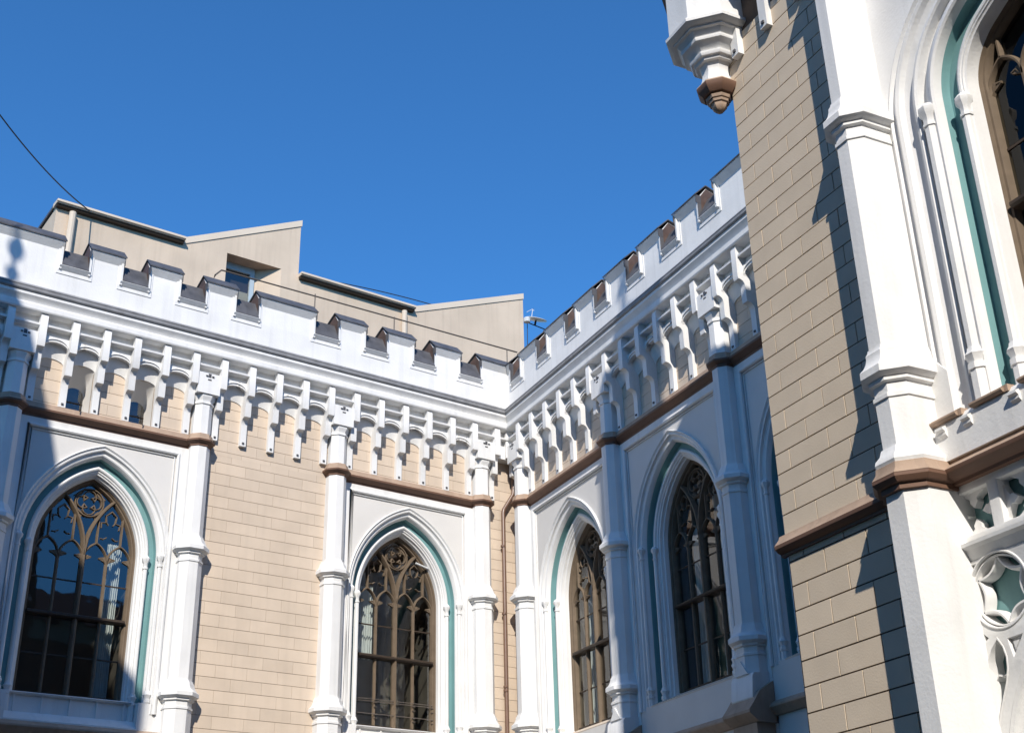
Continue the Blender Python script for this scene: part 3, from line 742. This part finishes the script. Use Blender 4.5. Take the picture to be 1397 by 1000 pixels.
# corner bartizan
bt = MB(TW); bu, bn = 17.74, .12
bt.octo(bu, bn, [(12.985, .205), (13.02, .205), (13.07, .188), (13.16, .178), (13.24, .19), (13.275, .215), (13.28, .26), (13.32, .28), (13.325, .31), (13.36, .33), (13.38, .33),
                 (13.39, .30), (13.49, .375), (13.51, .42), (13.535, .43), (13.56, .43), (13.565, .41), (13.64, .48), (13.65, .52), (13.675, .52), (13.68, .56), (13.72, .615), (13.765, .62), (13.83, .565), (18.0, .565), (18.1, .62), (18.4, .62), (18.45, .5)])
bo = bt.build('corner_turret', WHITE, tower)
bb = MB(TW)
bb.octo(bu, bn, [(12.53, .01), (12.55, .05), (12.60, .09), (12.65, .108), (12.665, .108), (12.668, .13), (12.70, .14), (12.712, .12), (12.715, .155), (12.755, .17), (12.775, .15)])
bb.build('pendant', BROWN, bo)
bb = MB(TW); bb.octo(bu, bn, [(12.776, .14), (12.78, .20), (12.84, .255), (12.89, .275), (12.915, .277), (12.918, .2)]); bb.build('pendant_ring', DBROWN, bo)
bb = MB(TW); bb.octo(bu, bn, [(12.919, .2), (12.919, .275), (12.94, .268), (12.985, .213)]); bb.build('pendant_lip', BROWN, bo)
bl = MB(TW); bl.octo(bu, bn, [(14.62, .57), (14.64, .64), (14.70, .64), (14.76, .57)]); bl.build('lead_ledge', LEAD, bo)

# ================================================================= rear building
rear = thing('rear_building', W1.P(3, -8, 0), 'plain tan rendered building with stepped slanting roofline rising behind the white battlements', 'building')
NR = -6.0
prof = [(11.49, 0), (11.49, 22.2), (7.71, 22.2), (3.89, 24.22), (3.89, 22.2), (-.32, 22.2), (-4.88, 24.15), (-4.88, 0)]
hole = [(6.30, 20.2), (6.30, 22.31), (4.48, 22.31), (4.48, 20.2)]
filled(W1, 'wall', prof, [hole], NR-.30, NR, REARW, rear)
k = MB(W1); k.prism([(11.49, 0), (11.49, 22.15), (7.71, 22.15), (6.4, 22.6), (6.4, 0)], -16, NR-.301); k.prism([(4.4, 0), (4.4, 23.7), (3.95, 23.9), (3.95, 22.0), (-.32, 22.0), (-4.8, 23.9), (-4.8, 0)], -16, NR-.301)
k.prism([(6.4, 0), (6.4, 20.1), (4.4, 20.1), (4.4, 0)], -16, NR-.301); k.prism([(6.4, 22.4), (6.4, 22.6), (4.4, 23.7), (4.4, 22.4)], -16, NR-.301); k.box(4.4, 6.4, -16, NR-1.2, 20.1, 22.4)
ko = k.build('block', REARW, rear)
rv = MB(W1)                                       # splayed window recess
RD = .55
rv.add([(4.48, NR, 20.2), (4.48, NR, 22.31), (5.16, NR-RD, 22.31), (5.16, NR-RD, 20.2)], [(0, 1, 2, 3)])
rv.add([(6.30, NR, 20.2), (6.30, NR, 22.31), (6.30, NR-RD, 22.31), (6.30, NR-RD, 20.2)], [(0, 1, 2, 3)])
rv.build('window_recess', REARW, rear)
rv = MB(W1); rv.add([(4.48, NR-.001, 22.308), (6.30, NR-.001, 22.308), (6.30, NR-RD, 22.308), (5.16, NR-RD, 22.308)], [(0, 1, 2, 3)]); rv.build('recess_soffit', BROWN, rear)
wn = MB(W1)
for a, b_, z0, z1 in ((5.16, 5.30, 20.2, 22.3), (6.17, 6.30, 20.2, 22.3), (5.30, 6.17, 22.08, 22.3), (5.30, 6.17, 20.70, 20.82)): wn.box(a, b_, NR-RD, NR-RD+.08, z0, z1)
wo = wn.build('window', BLUEGREY, rear)
g = MB(W1); g.add([(5.28, NR-RD+.02, 20.2), (6.2, NR-RD+.02, 20.2), (6.2, NR-RD+.02, 22.2), (5.28, NR-RD+.02, 22.2)], [(0, 1, 2, 3)]); g.build('glass', GLASS, wo)
g = MB(W1); g.box(5.3, 6.2, NR-RD-.05, NR-RD-.03, 20.2, 21.45); g.build('blind', BLIND, wo)
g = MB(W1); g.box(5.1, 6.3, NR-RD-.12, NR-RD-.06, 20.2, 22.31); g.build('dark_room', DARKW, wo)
for a, b_ in ((7.71, 11.55), (-.32, 3.89)):
    ev = MB(W1); ev.prism_u([(NR-.1, 22.19), (NR+.20, 22.19), (NR+.20, 22.21), (NR+.25, 22.225), (NR+.25, 22.29), (NR-.2, 22.33), (NR-.2, 22.19)], a, b_); e_ = ev.build('eaves', REART, rear)
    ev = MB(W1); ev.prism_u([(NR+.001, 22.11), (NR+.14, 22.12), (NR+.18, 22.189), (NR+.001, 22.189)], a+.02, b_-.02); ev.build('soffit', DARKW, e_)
for (a, za), (b_, zb_) in (((7.75, 22.16), (3.86, 24.22)), ((-.30, 22.16), (-4.90, 24.15))):
    cpg = MB(W1); cpg.prism([(a, za-.02), (b_, zb_-.14), (b_, zb_+.08), (a, za+.2)], NR-10, NR+.03); cpg.build('coping', REART, rear)
dpw = MB(W1); dpw.tube([(11.05, NR+.12, 22.05), (11.05, NR+.12, 0)], .10, 10); dpw.build('downpipe', REART, rear); dpw = MB(W1); dpw.tube([(.05, NR+.1, 22.05), (.05, NR+.1, 0)], .09, 10); dpw.build('downpipe', REART, rear)
pb = MB(W1)
for q in range(14):
    z = 20.5+.085*q
    for j in range(3): pb.box(11.49, 11.505, NR-2.2-.26*j-(.13 if q % 2 else 0), NR-1.96-.26*j-(.13 if q % 2 else 0), z, z+.07)
pb.build('exposed_brick', BRICK, rear)
rt = MB(W1); rt.box(11.3, 11.545, NR-10, NR-.2, 22.201, 22.30); rt.build('verge', LEAD, rear)

# guard rail on the roof
gr = thing('guard_rail', W1.P(4, -1.2, 16.2), 'thin dark metal guard rail on the roof just behind the white merlons', 'railing')
m = MB(W1); m.tube([(8.56, -1.2, 16.2), (8.54, -1.2, 18.25), (8.46, -1.2, 18.55), (8.30, -1.2, 18.74), (-1.09, -1.2, 18.86)], .022, 8); m.build('top_rail', RAILM, gr)
for u_ in (5.6, 3.13, -.72):
    m = MB(W1); m.tube([(u_, -1.2, 16.2), (u_, -1.2, 18.84)], .016, 6); m.build('post', RAILM, gr)

# satellite dish on a bracket behind the corner
def pix(px, py, F, n):                            # helper used once to measure: point of facade plane F at offset n seen at photo pixel
    d = RT*((px-698.5)/FPX)-UP*((py-500)/FPX)+FW
    o = F.o+F.n*n; t = (o-CAM).dot(F.n)/d.dot(F.n); return CAM+d*t
P0 = pix(731, 437, W1, -3.0)
sd = thing('satellite_dish', P0, 'small grey satellite dish on an arm beside the tan building corner, above the battlements', 'satellite dish')
m = MB(WORLD)
ax = (Vector((.06, -.33, .94))).normalized(); e1 = ax.cross(Vector((.45, .89, 0))).normalized(); e2 = ax.cross(e1)
rows = []
for j in range(9):
    r_ = .36*j/8
    rows.append([tuple(P0+e1*(r_*math.cos(t*math.pi/14))+e2*(r_*.9*math.sin(t*math.pi/14))+ax*(.28*r_*r_)) for t in range(28)])
m.loft(rows, True)
rows2 = [[tuple(Vector(p)-ax*.015) for p in r] for r in rows]; m.loft(rows2, True); m.loft([rows[-1], rows2[-1]], True)
m.build('reflector', DISH, sd)
m = MB(WORLD)
m.tube([P0-ax*.02, P0-ax*.16], .035, 8); m.tube([P0-ax*.16+Vector((-.42, -.05, .03)), P0-ax*.16+Vector((.55, .1, -.05))], .018, 8)
m.tube([P0-ax*.16+Vector((-.30, -.04, .03)), P0-ax*.16+Vector((-.32, -.02, -1.6))], .012, 6)
m.build('bracket', BLACK, sd)
m = MB(WORLD); q0 = P0-e2*.05+Vector((-.16, 0, .02))
m.tube([q0, q0+Vector((.05, 0, .36)), q0+Vector((.10, 0, .42)), q0+Vector((.10, 0, .34)), q0+Vector((.05, 0, .32))], .010, 6); m.tube([q0+Vector((.05, 0, .38)), q0+Vector((-.17, 0, .22))], .008, 6)
m.build('feed_arm', DISH, sd)
m = MB(WORLD); z0 = P0+Vector((-.38, -.1, -.10)); m.octo(z0.x, z0.y, [(z0.z-.10, .10), (z0.z+.02, .12), (z0.z+.06, .08)], 10); m.build('signal_box', DISH, sd)

# cables against the sky
A = pix(122, 288, W1, NR+.2); B = pix(-70, 55, W1, 3.0)
m = MB(WORLD); m.tube([tuple(A+(B-A)*t+Vector((0, 0, -.35*4*t*(1-t)))) for t in [i/16 for i in range(17)]], .018, 6)
tag(m.build('cable', BLACK, loc=A), 'black cable crossing the sky at the upper left', 'cable')
A = pix(409, 377, W1, NR-.3); B = pix(600, 419, W1, NR-.3)
m = MB(WORLD); m.tube([tuple(A+(B-A)*t+Vector((0, 0, .10*4*t*(1-t)))) for t in [i/16 for i in range(17)]], .016, 6)
tag(m.build('cable', BLACK, loc=A), 'thin cable running just above the low eaves of the tan building', 'cable')

# curtains and the lamp behind the windows
def curtain(F, u0, u1, z0, z1, n, label, gather=0.0, k=60):
    m = MB(F); rows = []
    for j in range(13):
        z = z0+(z1-z0)*j/12; row = []
        g = gather*math.sin(math.pi*min(1, j/12*1.1))
        for i in range(k+1):
            t = i/k; u = u0+(u1-u0)*(t*(1-g)+(g if gather < 0 else 0)*0)
            row.append((u, n+.05*math.sin(t*46+.6*math.sin(z*2))+.02*math.sin(t*19+z), z))
        rows.append(row)
    m.loft(rows); o = m.build('curtain', CURT, smooth=180, loc=F.P((u0+u1)/2, n, z0))
    tag(o, label, 'curtain', 'curtains behind the pointed windows')
c1, c2, c3 = [(PIL2[i]+PIL2[i+1])/2 for i in range(3)]
curtain(W2, c1-.93, c1-.50, 7.3, 11.2, -.95, 'white curtain behind the left lights of the half lit window next to the corner')
curtain(W2, c1+.10, c1+.62, 7.3, 11.0, -.95, 'white curtain behind the right lights of the half lit window next to the corner')
curtain(W2, c2-.80, c2-.30, 7.3, 11.6, -.95, 'grey curtain behind the left lights of the fully shaded window', .25)
curtain(W2, c2+.05, c2+.85, 7.3, 11.4, -.95, 'grey curtain behind the right lights of the fully shaded window', .2)
b1, b2 = bays1
curtain(W1, b1+.45, b1+.92, 9.1, 10.9, -.95, 'pale net curtain behind the left lights of the sunlit central window')
curtain(W1, b2-.95, b2-.62, 7.5, 10.9, -.95, 'lace curtain at the right edge of the half shaded left window')
A = pix(567, 768, W1, -.44); B = pix(593, 779.5, W1, -.42)
lamp = thing('tube_lamp', A, 'slanting white tube lamp fixed across the tracery at the top of the sunlit central window', 'lamp')
m = MB(WORLD); m.tube([tuple(A), tuple(B)], .026, 10); m.build('tube', DISH, lamp)
m = MB(WORLD); m.tube([tuple(A+(B-A)*.25), tuple(pix(577, 775, W1, -.50)), tuple(pix(590, 790, W1, -.51)), tuple(pix(599, 805, W1, -.51)), tuple(pix(612, 842, W1, -.52))], .009, 6); m.build('lead_wire', BLACK, lamp)

# ================================================================= surroundings out of the picture
g = MB(WORLD); g.add([(-300, -300, 0), (300, -300, 0), (300, 300, 0), (-300, 300, 0)], [(0, 1, 2, 3)])
tag(g.build('ground', COBBLE), None, None, kind='structure')
# turreted house on the left: shades the left window of the wing
LH = thing('turreted_house', (-19.4, -15.0, 0), 'tall house with a pointed corner turret across the lane on the left', 'building')
m = MB(WORLD); m.box(-30, -17.1, -17.0, -14.0, 0, 19.6); m.build('wall', OLDW, LH)
m = MB(WORLD); m.octo(-19.53, -14.7, [(19.53, 2.0), (19.93, 2.05), (20.83, 1.85), (21.33, 1.45), (22.13, 1.22), (23.13, .98), (24.59, .54), (25.23, .24), (25.58, .06), (25.73, .06), (25.78, .12), (25.93, .13), (26.03, .05), (26.23, .05), (26.33, .13), (26.50, .16), (26.65, .12), (26.78, .05), (27.23, .02)], 12)
m.build('turret', OLDW, LH)
# row opposite, behind the viewer
OP = thing('town_house', (-10, -50, 0), 'plain old town house behind the viewer', 'building')
m = MB(WORLD); m.box(-50, 34, -56, -48, 0, 22); m.build('wall', OLDW, OP)
m = MB(WORLD); m.prism_u([(-56.5, 22), (-47.5, 22), (-52, 25)], -50, 34); m.build('roof', ROOFT, OP)
for i in range(10):
    for z in (3, 7.5, 11.5):
        m = MB(WORLD); m.box(-32+i*4.6, -30.6+i*4.6, -48.0, -47.95, z, z+2.2); m.build('window', BLUEGREY, OP)

LR = thing('sky_blocker', (-22, -32, 0), 'unseen tall block added left of the viewer to cut sky light', 'building')  # added out of view to keep sky light off the near block's face
m = MB(WORLD); m.box(-27, -17.6, -41, -25, 0, 22); m.build('wall', OLDW, LR)
m = MB(WORLD); m.prism([(-27.5, 22), (-17.3, 22), (-22, 24)], -41, -25); m.build('roof', ROOFT, LR)
for i in range(5):
    for z in (2.5, 7, 11.5, 16):
        m = MB(WORLD); m.box(-17.6, -17.55, -39.6+i*3.2, -38.2+i*3.2, z, z+2.3); m.build('window', BLUEGREY, LR)
LS = thing('low_sky_blocker', (-22, -20, 0), 'unseen lower block added beside the turreted house to cut sky light', 'building')  # lower added blocker, continues the sky screen towards the turreted house
m = MB(WORLD); m.box(-27, -17.8, -24.9, -17.1, 0, 14.5); m.build('wall', OLDW, LS)
for z in (2.5, 6.5, 10.5):
    for y in (-22.5, -19.6): m = MB(WORLD); m.box(-17.8, -17.75, y, y+1.3, z, z+2.1); m.build('window', BLUEGREY, LS)
